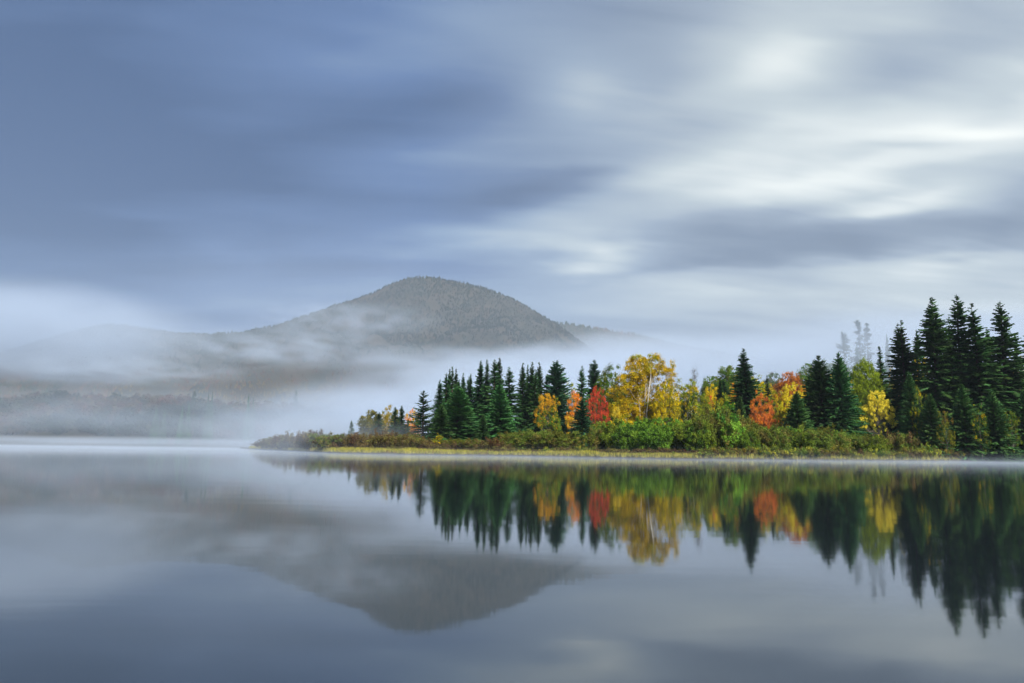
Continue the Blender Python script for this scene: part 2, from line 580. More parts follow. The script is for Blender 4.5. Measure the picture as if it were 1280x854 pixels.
def land_z(X, Y):
    X, Y = np.asarray(X, float), np.asarray(Y, float)
    k = X / Y
    s = Y - shore_Y(k)
    bk = np.interp(k, sh_k, BACK)
    z = -.25 + .55 * sstep(-1.0, 1.2, s) + .5 * sstep(1, 14, s) + .9 * sstep(14, 60, s)
    hill = 16 * sstep(.1, .45, k) * sstep(70, 190, s) + 7 * sstep(.05, .3, k) * sstep(30, 90, s)
    z = z + hill + .12 * np.sin(X * .7) * np.sin(Y * .53) * sstep(2, 8, s)
    edge = sstep(bk, bk * .8 - 1, s)
    return z * edge - .8 * (1 - edge)


def build_water():
    m, t = new_mat('lake_water')
    geo = t.n('ShaderNodeNewGeometry')
    pos = geo.outputs['Position']
    b = t.n('ShaderNodeBsdfPrincipled')
    b.inputs['Base Color'].default_value = (.012, .018, .022, 1)
    b.inputs['Roughness'].default_value = .055
    b.inputs['IOR'].default_value = 2.6
    px, py, pz = t.sep(pos)
    n1 = t.noise(t.comb(t.m('MULTIPLY', px, .22), t.m('MULTIPLY', py, .9)), 1.0, 3.0, .55)
    n2 = t.noise(t.comb(t.m('MULTIPLY', px, .02), t.m('MULTIPLY', py, .05)), 1.0, 2.0, .5)
    bp = t.n('ShaderNodeBump')
    bp.inputs['Strength'].default_value = .05
    bp.inputs['Distance'].default_value = .03
    t.put(bp.inputs['Height'], n1)
    t.t.links.new(bp.outputs[0], b.inputs['Normal'])
    t.put(b.inputs['Roughness'], t.m('MULTIPLY_ADD', n2, .04, .026))
    o = t.n('ShaderNodeOutputMaterial')
    t.t.links.new(b.outputs[0], o.inputs[0])
    S = 5600
    me = mesh_np('lake_water', [(-S, -S, 0), (S, -S, 0), (S, S, 0), (-S, S, 0)], np.array([[0, 1, 2, 3]]), None, m)
    tag(link('lake_water', me), kind='structure')
    me = mesh_np('lake_bed', [(-S, -S, -2.2), (S, -S, -2.2), (S, S, -2.2), (-S, S, -2.2)], np.array([[0, 1, 2, 3]]), None, M_LAKEBED)
    tag(link('lake_bed', me), kind='structure')


build_water()


# ------------------------------------------------------------------ the point of land
def grid_mesh(name, P, mat):
    n, m = P.shape[:2]
    i, j = np.meshgrid(np.arange(n - 1), np.arange(m - 1), indexing='ij')
    f = np.stack([i * m + j, (i + 1) * m + j, (i + 1) * m + j + 1, i * m + j + 1], -1).reshape(-1, 4)
    return mesh_np(name, P.reshape(-1, 3), f, None, mat, True)


def build_land():
    ks = np.linspace(sh_k[0], sh_k[-1], 360)
    rows = np.concatenate([np.linspace(-1.6, 4, 12), np.linspace(5, 40, 20), np.geomspace(45, 620, 26)])
    K, S = np.meshgrid(ks, rows, indexing='ij')
    bk = np.interp(K, sh_k, BACK)
    S = np.where(S > 4, 4 + (S - 4) * np.minimum(1, (bk * 1.02 - 4) / 616), S)
    S = np.where(bk < 6, np.interp(np.broadcast_to(np.arange(len(rows)), K.shape), [0, len(rows) - 1], [-1.6, 3]), S)
    Y = shore_Y(K) + S
    X = K * Y
    Z = land_z(X, Y)
    tag(link('shore_ground', grid_mesh('shore_ground', np.stack([X, Y, Z], -1), M_EARTH)), kind='structure')


build_land()

# ------------------------------------------------------------------ mountains and far shore
RIDGE = [(-500, 470), (-200, 460), (0, 440), (60, 422), (105, 408), (140, 404), (160, 405), (185, 409), (220, 414), (260, 416), (300, 414), (340, 406), (380, 393), (430, 376), (470, 363), (486, 354),
         (505, 347), (525, 344.5), (545, 346.5), (580, 352), (610, 360), (640, 371), (670, 388), (697, 404), (725, 425), (760, 450), (830, 485), (900, 520), (1000, 545)]
RIDGE2 = [(480, 470), (560, 430), (640, 405), (700, 402), (740, 408), (790, 416), (830, 426), (880, 437), (950, 447), (1050, 452), (1300, 455), (1700, 450)]


def vnoise(x, y, seed, octs=4):
    rg = np.random.default_rng(seed)
    out = np.zeros_like(x)
    a = 1.0
    for o in range(octs):
        g = rg.random((64, 64))
        xi, yi = np.floor(x).astype(int), np.floor(y).astype(int)
        fx, fy = x - xi, y - yi
        fx, fy = fx * fx * (3 - 2 * fx), fy * fy * (3 - 2 * fy)
        q = lambda i, j: g[(xi + i) % 64, (yi + j) % 64]
        out += a * ((q(0, 0) * (1 - fx) + q(1, 0) * fx) * (1 - fy) + (q(0, 1) * (1 - fx) + q(1, 1) * fx) * fy - .5)
        x, y, a = x * 2.03 + 7.1, y * 2.03 + 3.3, a * .5
    return out


class Hill:
    def __init__(s, ridge, D, near, far, lift, pw, rough, seed):
        pts = np.array([at(x, y, 1.0) for x, y in ridge])
        s.k, s.e = pts[:, 0], pts[:, 2] - CAM_H
        s.D, s.near, s.far, s.lift, s.pw, s.rough, s.seed = D, near, far, lift, pw, rough, seed

    def z(s, X, Y):
        k = X / Y
        top = np.maximum(np.interp(k, s.k, s.e), -.002) * s.D + CAM_H - s.lift
        t = np.clip((Y - s.near) / (s.D - s.near), 0, 1)
        b = np.clip((Y - s.D) / (s.far - s.D), 0, 1)
        prof = np.where(Y < s.D, t ** s.pw, 1 - b ** 1.5)
        n = vnoise(X / (s.D * .09) + 40, Y / (s.D * .09) + 40, s.seed)
        amp = s.rough * np.minimum(t * 3, 1) * np.clip((s.D * .985 - Y) / (s.D * .12), 0, 1)
        z = top * prof + n * amp
        return np.maximum(z, -1.0 + 2 * np.minimum(t * 20, 1)) - 1.2 * (t <= 0)

    def build(s, name, k0, k1, nk, ny):
        K, V = np.meshgrid(np.linspace(k0, k1, nk), np.linspace(0, 1, ny), indexing='ij')
        Y = np.where(V < .7, s.near + (s.D - s.near) * V / .7, s.D + (s.far - s.D) * (V - .7) / .3)
        X = K * Y
        o = tag(link(name, grid_mesh(name, np.stack([X, Y, s.z(X, Y)], -1), M_HILL)), kind='structure')
        return o


def cone_trees(name, X, Y, Z, H, Rr, cols, rg, label, cat):
    """one mesh of many small conifer shapes: two stacked five-sided skirts each"""
    n = len(X)
    k = 5
    th = np.arange(k) / k * 6.283
    ph = rg.uniform(0, 6.28, n)
    T, C = [], []
    for (zb, zt, rf) in ((.05, .72, 1.0), (.45, 1.0, .62)):
        for j in range(k):
            a0, a1 = th[j] + ph, th[(j + 1) % k] + ph
            r0 = Rr * rf * rg.uniform(.75, 1.2, n)
            p0 = np.stack([X + np.cos(a0) * r0, Y + np.sin(a0) * r0, Z + H * zb], -1)
            p1 = np.stack([X + np.cos(a1) * r0, Y + np.sin(a1) * r0, Z + H * zb], -1)
            p2 = np.stack([X, Y, Z + H * zt], -1)
            T.append(np.stack([p0, p1, p2], 1))
            C.append(cols * rg.uniform(.8, 1.2, (n, 1)))
    me = tris_mesh(name, np.concatenate(T), np.concatenate(C), M_FAR)
    return tag(link(name, me), label, cat, kind='stuff')


def puff_trees(name, X, Y, Z, H, Rr, cols, rg, label, cat, per=90):
    """one mesh of many round crowns, each a cloud of leaf faces"""
    n = len(X)
    idx = np.repeat(np.arange(n), per)
    m = len(idx)
    d = unit(rg.normal(0, 1, (m, 3))) * rg.random((m, 1)) ** .3
    c = np.stack([X[idx] + d[:, 0] * Rr[idx], Y[idx] + d[:, 1] * Rr[idx], Z[idx] + H[idx] * (.55 + .45 * d[:, 2])], -1)
    s = (.16 * Rr[idx])[:, None] * rg.uniform(.7, 1.7, (m, 1))
    nr = unit(d + rg.normal(0, .5, (m, 3)))
    a = unit(np.cross(nr, rg.normal(0, 1, (m, 3))))
    b = np.cross(nr, a)
    T = np.stack([c - a * s - b * s * .5, c + a * s - b * s * .5, c + b * s], 1)
    C = cols[idx] * rg.uniform(.7, 1.3, (m, 1))
    me = tris_mesh(name, T, C, M_FAR)
    return tag(link(name, me), label, cat, kind='stuff')


h_main = Hill(RIDGE, 2050, 1150, 3200, 5.0, 1.25, 120, 5)
h_main.build('mountain', ratio(-420), ratio(980), 260, 110)
h_side = Hill(RIDGE2, 2900, 1900, 4300, 5.0, 1.3, 50, 8)
h_side.build('mountain_ridge', ratio(480), ratio(1650), 160, 60)
FAR_RIDGE = [(-700, 505), (-300, 495), (-100, 497), (0, 497), (60, 489), (120, 492), (170, 494), (215, 492), (250, 499), (300, 502), (340, 503), (380, 506), (430, 510), (520, 520), (600, 535)]
h_far = Hill(FAR_RIDGE, 760, 560, 1100, 10.0, .8, 6, 11)
h_far.build('far_shore', ratio(-650), ratio(590), 160, 50)


def autumn_cols(X, Y, rg, scale, p_con):
    n = len(X)
    a = vnoise(X / scale, Y / scale, 21, 3) + rg.normal(0, .16, n)
    pal = np.array([[.022, .045, .026], [.030, .055, .028], [.060, .070, .030], [.10, .070, .030], [.13, .055, .028], [.13, .10, .03]])
    i = np.clip(np.floor((a + .5 - p_con) * 6 + 1), 0, 5).astype(int)
    return pal[i] * rg.uniform(.8, 1.2, (n, 1))


def build_far_forests():
    rg = np.random.default_rng(77)
    # mountain
    n = 31000
    k = rg.uniform(ratio(-60), ratio(760), n)
    Y = 1180 + (2075 - 1180) * rg.random(n) ** .75
    X = k * Y
    Z = h_main.z(X, Y)
    ok = (Z > 2) & (vnoise(X / 110, Y / 70, 33, 3) > -.42)
    X, Y, Z = X[ok], Y[ok], Z[ok]
    H = rg.uniform(4.5, 8.5, len(X)) * np.where(rg.random(len(X)) < .06, 1.4, 1) * (1 + .5 * vnoise(X / 60, Y / 60, 31, 3))
    cone_trees('mountain_forest', X, Y, Z - 1, H, H * .34, autumn_cols(X, Y, rg, 260, -.08 + .85 * sstep(70, 230, Z)) * (.95 - .42 * sstep(70, 200, Z))[:, None], rg, 'dark mixed forest covering the misty domed mountain', 'forest')
    n = 7000
    k = rg.uniform(ratio(560), ratio(1400), n)
    Y = 2300 + (2930 - 2300) * rg.random(n) ** .6
    X = k * Y
    Z = h_side.z(X, Y)
    H = rg.uniform(8, 15, n)
    cone_trees('ridge_forest', X, Y, Z - 1, H, H * .33, autumn_cols(X, Y, rg, 300, .3), rg, 'faint forest on the low ridge right of the mountain', 'forest')
    # far shore: broadleaf mass then scattered conifers
    n = 1900
    k = rg.uniform(ratio(-420), ratio(480), n)
    Y = 575 + (775 - 575) * rg.random(n)
    X = k * Y
    Z = h_far.z(X, Y)
    H = rg.uniform(8, 14, n)
    puff_trees('far_shore_forest', X, Y, Z - 1, H, H * rg.uniform(.33, .5, n), autumn_cols(X, Y, rg, 60, .30) * .62, rg, 'hazy red brown autumn woods along the far shore', 'forest')


build_far_forests()

# ------------------------------------------------------------------ tree prototypes
DK, MD, BR, BL = (.036, .092, .030), (.046, .122, .038), (.064, .160, .046), (.040, .112, .050)
PROTO = {}


def proto(key, fn, *a, h=1.0, r=1.0, **kw):
    PROTO[key] = (*fn(*a, **kw), h, r)


for i, (h_, r_, ex, cl) in enumerate([(17, 2.3, 1.05, MD), (17, 2.0, .95, DK), (17, 2.5, 1.15, MD), (16, 2.2, 1.0, DK)]):
    proto('fir%d' % i, conifer, 10 + i, h_, r_, h=h_, r=r_, exp=ex, step=.30, nb=13, irr=.26, seg=.34, spray=.5, colr=cl, belly=.2)
for i, (h_, r_, ex, ir, gp) in enumerate([(17, 2.6, .9, .5, .2), (17, 2.2, 1.2, .4, .1), (16, 2.4, .85, .45, .3)]):
    proto('fir%d' % (i + 4), conifer, 20 + i, h_, r_, h=h_, r=r_, exp=ex, step=.34, nb=12, irr=ir, seg=.34, spray=.52, colr=MD, belly=.3, gaps=gp)
for i, (h_, r_, cl) in enumerate([(13, 3.2, BR), (14, 3.6, BR), (16, 4.4, MD)]):
    proto('full%d' % i, conifer, 30 + i, h_, r_, h=h_, r=r_, exp=.92, step=.30, nb=14, irr=.22, seg=.36, spray=.55, colr=cl, el0=-8, el1=35, belly=.12)
for i, (h_, r_, tw) in enumerate([(28, 4.2, 0), (28, 4.6, .9), (27, 4.0, 0), (26, 3.8, .8)]):
    proto('tall%d' % i, conifer, 50 + i, h_, r_, h=h_, r=r_, exp=.88, step=.42, nb=13, irr=.42, seg=.42, spray=.70, colr=(.046, .110, .032), gaps=.34, hangl=.95, twin=tw, el0=-22, el1=32, droop=.16, belly=.05, colv=.5)
proto('open0', conifer, 70, 11, 2.0, h=11, r=2.0, exp=.75, step=.34, nb=8, irr=.5, seg=.3, spray=.46, colr=DK, gaps=.25, el0=-5, el1=30, droop=.02, belly=.4)
proto('open1', conifer, 71, 20, 3.6, h=20, r=3.6, exp=.6, step=.44, nb=11, irr=.38, seg=.4, spray=.7, colr=BL, gaps=.1, el0=0, el1=25, droop=.05, belly=.5)
proto('small0', conifer, 80, 7, 1.6, h=7, r=1.6, exp=.9, step=.24, nb=12, irr=.22, seg=.24, spray=.36, colr=DK, belly=.15)
proto('blue0', conifer, 81, 9, 2.3, h=9, r=2.3, exp=.8, step=.25, nb=14, irr=.2, seg=.28, spray=.42, colr=BL, belly=.15)
proto('dense0', conifer, 82, 20, 3.4, h=20, r=3.4, exp=.95, step=.34, nb=14, irr=.35, seg=.36, spray=.6, colr=DK, gaps=.04, belly=.25)
proto('pine0', pine, 90, 26, 3.2, h=26, r=3.2)
proto('pine1', pine, 91, 26, 2.8, h=26, r=2.8, bare=.3)
proto('pine2', pine, 92, 15, 2.6, h=15, r=2.6, bare=.2, ntuft=20)

TREES = []


def plant(key, name, px, py, D, label, cat, group=None, wpx=None, rot=None, seed=[0]):
    """a tree whose top is seen at photo point (px, py), D metres out; wpx = half width in photo pixels"""
    trunk, crown, h0, r0 = PROTO[key]
    seed[0] += 1
    top = at(px, py, D)
    z0 = float(land_z(top[0], top[1])) if D < 540 else float(h_far.z(np.array([top[0]]), np.array([top[1]]))[0])
    H = top[2] - z0
    e = link(name, None)
    e.location = (top[0], top[1], z0)
    if key.startswith('fir') and D < 200:
        wpx *= 1.22
    rx = (wpx / F_PX * D) / r0 if wpx else H / h0
    e.scale = (rx, rx, H / h0)
    e.rotation_euler = (R_(1.2) * math.sin(seed[0] * 5.1), R_(.5) * math.sin(seed[0] * 3.7), (seed[0] * 2.399) % 6.283)
    link('trunk', trunk, e)
    link('crown', crown, e)
    tag(e, label, cat, group)
    TREES.append(e)
    return e


SP = 'spruce_tree'
T_SPRUCE = [
    # left spit
    ('small0', 440, 525.5, 175, 8, 'tiny hazy spruce farthest left on the spit'),
    ('small0', 473.5, 515.5, 128, 13, 'small dark conical spruce before the pale olive tree on the spit'),
    ('small0', 494.3, 508.5, 132, 11, 'left of two close small dark spruces before the golden bush'),
    ('small0', 502.6, 507, 131, 11, 'right of two close small dark spruces before the golden bush'),
    ('small0', 510.5, 522.5, 136, 6, 'tiny slim spruce beside the orange bush on the spit'),
    ('open0', 530.1, 487.7, 126, 18, 'sparse spruce with bare gaps standing alone left of the dense grove'),
    # the grove
    ('fir1', 550, 474.5, 136, 12, 'leftmost slim spire of the dense spruce grove'),
    ('fir0', 559, 466.5, 140, 13, 'second spire from the left in the dense grove'),
    ('fir3', 562.7, 461, 146, 11, 'slim spire just left of the tallest left hand spire of the grove'),
    ('fir1', 566.6, 458, 144, 13, 'tallest spire in the left third of the dense grove'),
    ('fir3', 570, 461, 148, 11, 'slim spire just right of the tallest left hand spire of the grove'),
    ('fir2', 574.5, 474, 138, 12, 'shorter spire rising behind the broad front spruce of the grove'),
    ('fir0', 580.3, 466, 145, 11, 'thin spire between the two high peaks of the grove'),
    ('fir1', 585, 470, 147, 10, 'short thin spire left of the grove centre'),
    ('fir2', 589.3, 466.5, 145, 12, 'spire close left of the ragged spruce at the grove centre'),
    ('dense0', 599.6, 450.5, 142, 18, 'ragged dark spruce at the grove centre with brownish lower boughs'),
    ('fir2', 609, 449.3, 140, 15, 'second spire of the three tallest at the grove centre'),
    ('fir0', 617.7, 448.5, 139, 15, 'third tall spire at the grove centre beside the tallest'),
    ('fir1', 623, 446.5, 141, 14, 'tallest spire of the dense spruce grove'),
    ('fir2', 637.5, 458, 136, 17, 'broad topped spruce right of the tallest grove spire'),
    ('fir0', 653.5, 453.3, 138, 15, 'first of the spires in the right third of the grove'),
    ('fir1', 660.5, 456, 142, 12, 'spire tucked between taller ones in the right third of the grove'),
    ('fir3', 664, 452.5, 140, 14, 'tall spire in the middle of the right third of the grove'),
    ('fir3', 668.3, 461, 136, 12, 'shorter dark spire in the right third of the grove'),
    ('fir0', 673.5, 452, 139, 16, 'last tall spire at the right of the grove'),
    ('fir2', 684, 467, 144, 12, 'low spire between the grove and the grey green pine'),
    ('full0', 626.5, 479, 118, 27, 'bright green cone shaped spruce in front of the grove'),
    ('full1', 572.5, 482, 121, 37, 'broad bright green spruce at the front left of the grove'),
    ('full0', 604, 518, 116, 14, 'short young spruce between the two bright front spruces'),
    ('full0', 552, 505, 118, 20, 'green spruce at the lower left edge of the grove'),
    # centre
    ('open1', 697, 451, 140, 23, 'wide grey green conifer with rounded top behind the orange maple'),
    ('fir1', 727.5, 457, 146, 12, 'narrow dark spruce behind the orange and red maples'),
    ('open1', 742.3, 450, 150, 15, 'open topped dark spruce behind the red maple'),
    ('blue0', 727, 497, 106, 20, 'dark blue green spruce in front of the red maple'),
    # right of the birch
    ('fir2', 899.3, 472.5, 150, 13, 'left of two slim blue green spruces beside the tall lone spruce'),
    ('fir3', 905.7, 473, 152, 12, 'right of two slim blue green spruces beside the tall lone spruce'),
    ('fir1', 877, 492, 170, 6, 'tiny spruce far behind right of the yellow birch'),
    ('dense0', 931, 435.5, 128, 30, 'tall lone dark spruce rising above the autumn trees'),
    ('full0', 924, 494, 122, 14, 'small blue green spruce at the foot of the tall lone spruce'),
    ('fir2', 958.6, 469, 150, 11, 'slim dark spruce behind the pink orange maple'),
    ('full2', 1025.5, 443.7, 118, 42, 'large full green spruce left of a slimmer twin'),
    ('full1', 995, 489, 113, 27, 'low spreading spruce skirting the large full spruce'),
    ('fir0', 1010.5, 466.5, 124, 16, 'spruce top peeking out left of the large full spruce'),
    ('fir1', 1035.5, 466, 128, 12, 'spruce top peeking out right of the large full spruce'),
    ('full2', 1048, 440.3, 116, 31, 'slim pointed full green spruce left of the round lime tree'),
    ('fir3', 1058.5, 455, 175, 8, 'small hazy spruce just behind the slim pointed full spruce'),
    # hazy ones on the hill
    ('pine2', 1054, 416.3, 262, 11, 'hazy grey open conifer left of the misty pine pair'),
    ('pine0', 1073.2, 401.5, 270, 11, 'left trunk of the misty grey pine pair on the hill'),
    ('pine1', 1081.3, 402.5, 272, 9, 'right trunk of the misty grey pine pair on the hill'),
    ('fir0', 1071, 431, 258, 8, 'small hazy spruce below the misty pine pair'),
    ('fir2', 1108.3, 417, 266, 9, 'misty pale spruce tip left of the tall right hand spruces'),
    # right hand tall group
    ('fir2', 1101, 433, 140, 20, 'dark spruce above the bright yellow tree'),
    ('tall3', 1126.4, 399.8, 126, 32, 'double topped spruce at the left of the tall right hand group'),
    ('tall1', 1160, 371.5, 120, 40, 'tall shaggy double topped spruce in the right hand group'),
    ('tall2', 1186.3, 395.5, 126, 22, 'shorter spruce pressed against the tallest right hand spruce'),
    ('tall0', 1193.9, 367.5, 119, 38, 'tallest needle topped spruce in the right hand group'),
    ('tall2', 1218, 379.3, 117, 42, 'broad shouldered spruce right of the tallest one'),
    ('tall0', 1246, 376.2, 118, 40, 'last fully visible tall spruce at the right'),
    ('tall1', 1291, 392, 119, 36, 'tall spruce cut off by the right edge of the picture'),
    ('fir2', 1143, 412, 138, 20, 'spruce filling the gap left of the shaggy double topped spruce'),
    ('fir0', 1176, 412, 136, 20, 'spruce filling the gap between the shaggy spruce and the tallest one'),
    ('fir3', 1206, 414, 138, 20, 'spruce filling the gap between the tallest and broad shouldered spruces'),
    ('fir2', 1232, 410, 136, 22, 'spruce filling the gap between the two rightmost whole spruces'),
    ('fir0', 1266, 418, 136, 22, 'spruce half hidden between the last whole spruce and the right edge'),
    ('tall0', 1330, 384, 121, 38, 'first tall spruce past the right edge of the picture'),
    ('tall2', 1362, 396, 124, 38, 'second tall spruce past the right edge of the picture'),
    ('tall3', 1396, 380, 122, 40, 'third tall spruce past the right edge of the picture'),
    ('tall1', 1436, 390, 124, 40, 'fourth tall spruce past the right edge of the picture'),
    ('tall0', 1480, 384, 126, 42, 'fifth tall spruce past the right edge of the picture'),
    ('full2', 1346, 452, 114, 40, 'first full spruce past the right edge of the picture'),
    ('full1', 1416, 460, 113, 36, 'second full spruce past the right edge of the picture'),
    ('full2', 1462, 446, 115, 42, 'third full spruce past the right edge of the picture'),
    ('full0', 1136, 464, 113, 20, 'young green spruce in front of the double topped spruce'),
    ('full1', 1279, 484, 111, 22, 'bluish green young spruce low at the right edge'),
    ('full0', 1160, 492, 110, 22, 'low dark spruce at the foot of the shaggy double topped spruce'),
    ('full1', 1203, 480, 110, 26, 'low dark spruce at the foot of the tallest right hand spruce'),
    ('full0', 1240, 488, 109, 26, 'low dark spruce at the foot of the last tall spruce'),
]
for n_, (key, px, py, D, w, lb) in enumerate(T_SPRUCE):
    if key.startswith('fir') and n_ % 2:
        key = 'fir%d' % (4 + n_ // 2 % 3)
    nm = 'pine_tree' if key.startswith('pine') else SP
    plant(key, nm, px, py, D, lb, 'pine tree' if nm == 'pine_tree' else 'spruce tree', wpx=w)
# far shore conifers in the mist
for key, px, py, D, w, lb in [
    ('pine2', 244.5, 490, 566, 7, 'misty dark bushy pine tallest on the far shore'),
    ('fir1', 260.3, 491, 566, 4, 'left of two thin misty spires on the far shore'),
    ('fir3', 266.5, 489.5, 566, 4, 'right of two thin misty spires on the far shore'),
    ('fir0', 311, 492, 570, 5, 'faint misty spire alone right of the far shore pine'),
    ('fir2', 318, 496, 574, 4, 'small faint spire beside the lone misty spire on the far shore'),
    ('pine2', 371, 489, 566, 5, 'barely visible grey tree at the right of the far shore'),
    ('fir2', 196, 507, 562, 7, 'misty low spruce leftmost on the far shore'),
    ('fir0', 206, 512, 562, 5, 'misty short spruce beside the leftmost one on the far shore'),
    ('fir2', 227.5, 507, 562, 5, 'misty slender spruce left of the bushy far shore pine'),
    ('fir0', 237, 503, 562, 6, 'misty spruce touching the bushy far shore pine')]:
    nm = 'pine_tree' if key.startswith('pine') else SP
    plant(key, nm, px, py, D, lb, 'pine tree' if nm == 'pine_tree' else 'spruce tree', wpx=w)

# ------------------------------------------------------------------ broadleaf trees
YEL, GLD, ORG, RED, LIM, OLV, GRN, RST, PNK, PAL = ((.78, .58, .020), (.66, .47, .012), (.76, .27, .025), (.72, .15, .055), (.32, .40, .022), (.19, .21, .025),
                                                   (.095, .20, .025), (.42, .15, .035), (.72, .22, .060), (.85, .70, .08))


def pal_mix(*cw):
    cs = np.array([c for c, w in cw])
    w = np.array([w for c, w in cw], float)
    w /= w.sum()
    return lambda p, rg: cs[rg.choice(len(cs), p=w)] * rg.uniform(.8, 1.2)


def pal_two(lo, hi, zc, soft=.12, side=0.0):
    def f(p, rg):
        t = (p[2] + side * p[0] - zc) / soft + rg.normal(0, .6)
        return np.array(hi if t > 0 else lo) * rg.uniform(.8, 1.2)
    return f


ROUND = [(0, 0, .58, .34, .34, .40, 3), (.16, .05, .5, .2, .25, .28, 1), (-.16, -.05, .5, .2, .25, .28, 1)]
BUSHY = [(0, 0, .5, .42, .42, .48, 3), (.22, 0, .38, .25, .3, .3, 1), (-.22, 0, .38, .25, .3, .3, 1)]
OPENL = [(-.05, 0, .74, .20, .22, .20, 1.2), (.14, .05, .70, .18, .2, .2, 1), (-.2, -.03, .5, .16, .2, .18, 1), (.2, 0, .42, .17, .2, .16, 1), (0, 0, .32, .28, .25, .16, 1)]


def grow(key, px, py, D, wpx, label, lobes, palette, name='maple_tree', cat='tree', H=None, clumps=90, per=60, size=.15, rc=.7, seed=1, **kw):
    top = at(px, py, D)
    z0 = float(land_z(top[0], top[1]))
    h = top[2] - z0
    PROTO['b_' + key] = (*broadleaf(seed, h, lobes, palette, nclump=clumps, per=per, size=size, rc=rc, **kw), h, None)
    # real width of the lobes
    ext = max(abs(l[0]) + l[3] for l in lobes) * h
    s = (wpx / F_PX * D) / ext
    e = link(name, None)
    e.location = (top[0], top[1], z0)
    e.scale = (s, s, 1)
    t, c = PROTO['b_' + key][:2]
    link('trunk', t, e)
    link('crown', c, e)
    tag(e, label, cat)
    TREES.append(e)
    return e


# the big birch: several white stems, domed tops, loose right side
BIRCH = [(-.03, .10, .80, .17, .2, .17, 2.0), (.14, .12, .83, .14, .18, .15, 1.5), (.31, .05, .78, .09, .13, .15, .45), (-.24, .08, .55, .17, .2, .2, 1.6), (-.28, .05, .30, .15, .2, .16, 1.1),
         (0, .2, .50, .30, .17, .25, 2.4), (.27, .05, .50, .16, .2, .2, 1.1), (.05, .2, .26, .36, .17, .18, 2.2), (-.05, 0, .64, .12, .1, .10, .4), (.18, .0, .40, .16, .1, .18, 1.2), (.2, -.02, .16, .22, .1, .12, 1.2), (-.2, -.02, .16, .12, .1, .12, .6), (-.02, .10, .34, .24, .1, .24, 4.0)]
grow('birch', 803, 437.5, 116, 46, 'big golden yellow birch with pale stems, highest of the autumn trees', BIRCH, pal_mix((GLD, 3), (YEL, 2), ((.48, .38, .016), 2.5), (LIM, 1.6), ((.28, .26, .02), 1.2)),
     'birch_tree', clumps=400, per=95, size=.105, rc=.68, seed=3, stems=4, bark=M_BIRCH, spread=1.5, stem_r=.011, base_limb=.5, limb_every=4, limb_min=.58)
grow('birch2', 851, 467, 118, 24, 'smaller yellow green birch at the right of the big golden one', ROUND + [(.2, 0, .75, .12, .1, .16, .4)], pal_mix((OLV, 2), (LIM, 2), (GLD, 1.3), (GRN, .6)),
     'birch_tree', clumps=120, per=60, size=.13, rc=.6, seed=4, stems=2, bark=M_BIRCH, spread=.8)
grow('birch3', 832, 470, 114, 20, 'olive yellow leafy tree under the right side of the big birch', BUSHY, pal_mix((GLD, 2), (OLV, 2), (YEL, 1)), clumps=110, per=60, size=.13, rc=.6, seed=5)
grow('under', 856, 497, 116, 16, 'dark green leafy bush tree right of the birch stems', BUSHY, pal_mix(((.03, .045, .018), 2), ((.05, .06, .02), 1)), 'understorey_tree', clumps=70, per=60, size=.13, rc=.6, seed=6)
grow('olive', 765, 453, 130, 24, 'dark olive green tree left of the big birch', ROUND, pal_mix((GRN, 2), (OLV, 2), ((.06, .09, .025), 2)), clumps=150, per=60, size=.15, rc=.75, seed=7)
grow('lemon', 771, 505, 108, 10, 'small bright lemon yellow tree before the big birch', BUSHY, pal_mix((PAL, 2), (YEL, 2), ((.55, .5, .05), 1)), clumps=45, per=60, size=.10, rc=.42, seed=8)
grow('orgreen', 685, 485, 113, 17, 'maple with orange top and green lower boughs before the grove', OPENL, pal_two((.13, .24, .03), (.85, .46, .03), .64, .1, -.55), clumps=75, per=85, size=.09, rc=.5, seed=9)
grow('orange', 720, 484, 114, 15, 'orange maple with yellow lower leaves left of the red maple', OPENL, pal_two((.74, .52, .04), (.78, .25, .035), .52), clumps=75, per=85, size=.09, rc=.5, seed=10)
grow('red', 745, 478, 116, 17, 'vivid red maple left of the big birch', BUSHY, pal_mix((RED, 4), ((.60, .11, .04), 2), ((.36, .16, .03), 1)), clumps=105, per=90, size=.095, rc=.5, seed=11)
grow('paley', 712, 475, 150, 14, 'pale yellow green tree behind the orange maple', ROUND, pal_mix((LIM, 2), ((.4, .38, .08), 2)), clumps=60, per=55, size=.14, rc=.7, seed=12)
grow('midgreen', 752, 478, 122, 16, 'green tree crowding behind the red maple', BUSHY, pal_mix((GRN, 2), (OLV, 1)), clumps=80, per=55, size=.14, rc=.65, seed=13)
# left spit
grow('spit1', 463, 512, 152, 14, 'pale olive round tree on the misty spit', ROUND, pal_mix(((.14, .15, .04), 1), ((.20, .18, .04), 1)), clumps=70, per=50, size=.15, rc=.6, seed=14)
grow('spit2', 490, 506, 154, 17, 'golden yellow bush tree behind two small spruces on the spit', BUSHY, pal_mix(((.42, .30, .03), 2), (OLV, 1)), clumps=80, per=50, size=.15, rc=.6, seed=15)
grow('spit3', 516, 512, 150, 11, 'orange bush tree beside the sparse lone spruce', BUSHY, pal_mix((ORG, 2), (GLD, 1)), clumps=55, per=50, size=.14, rc=.55, seed=16)
grow('dot', 548, 541, 109, 6, 'tiny yellow sapling at the left foot of the grove', OPENL, pal_mix((GLD, 1), (OLV, 1.5), (LIM, 1)), clumps=20, per=30, size=.09, rc=.28, seed=17)
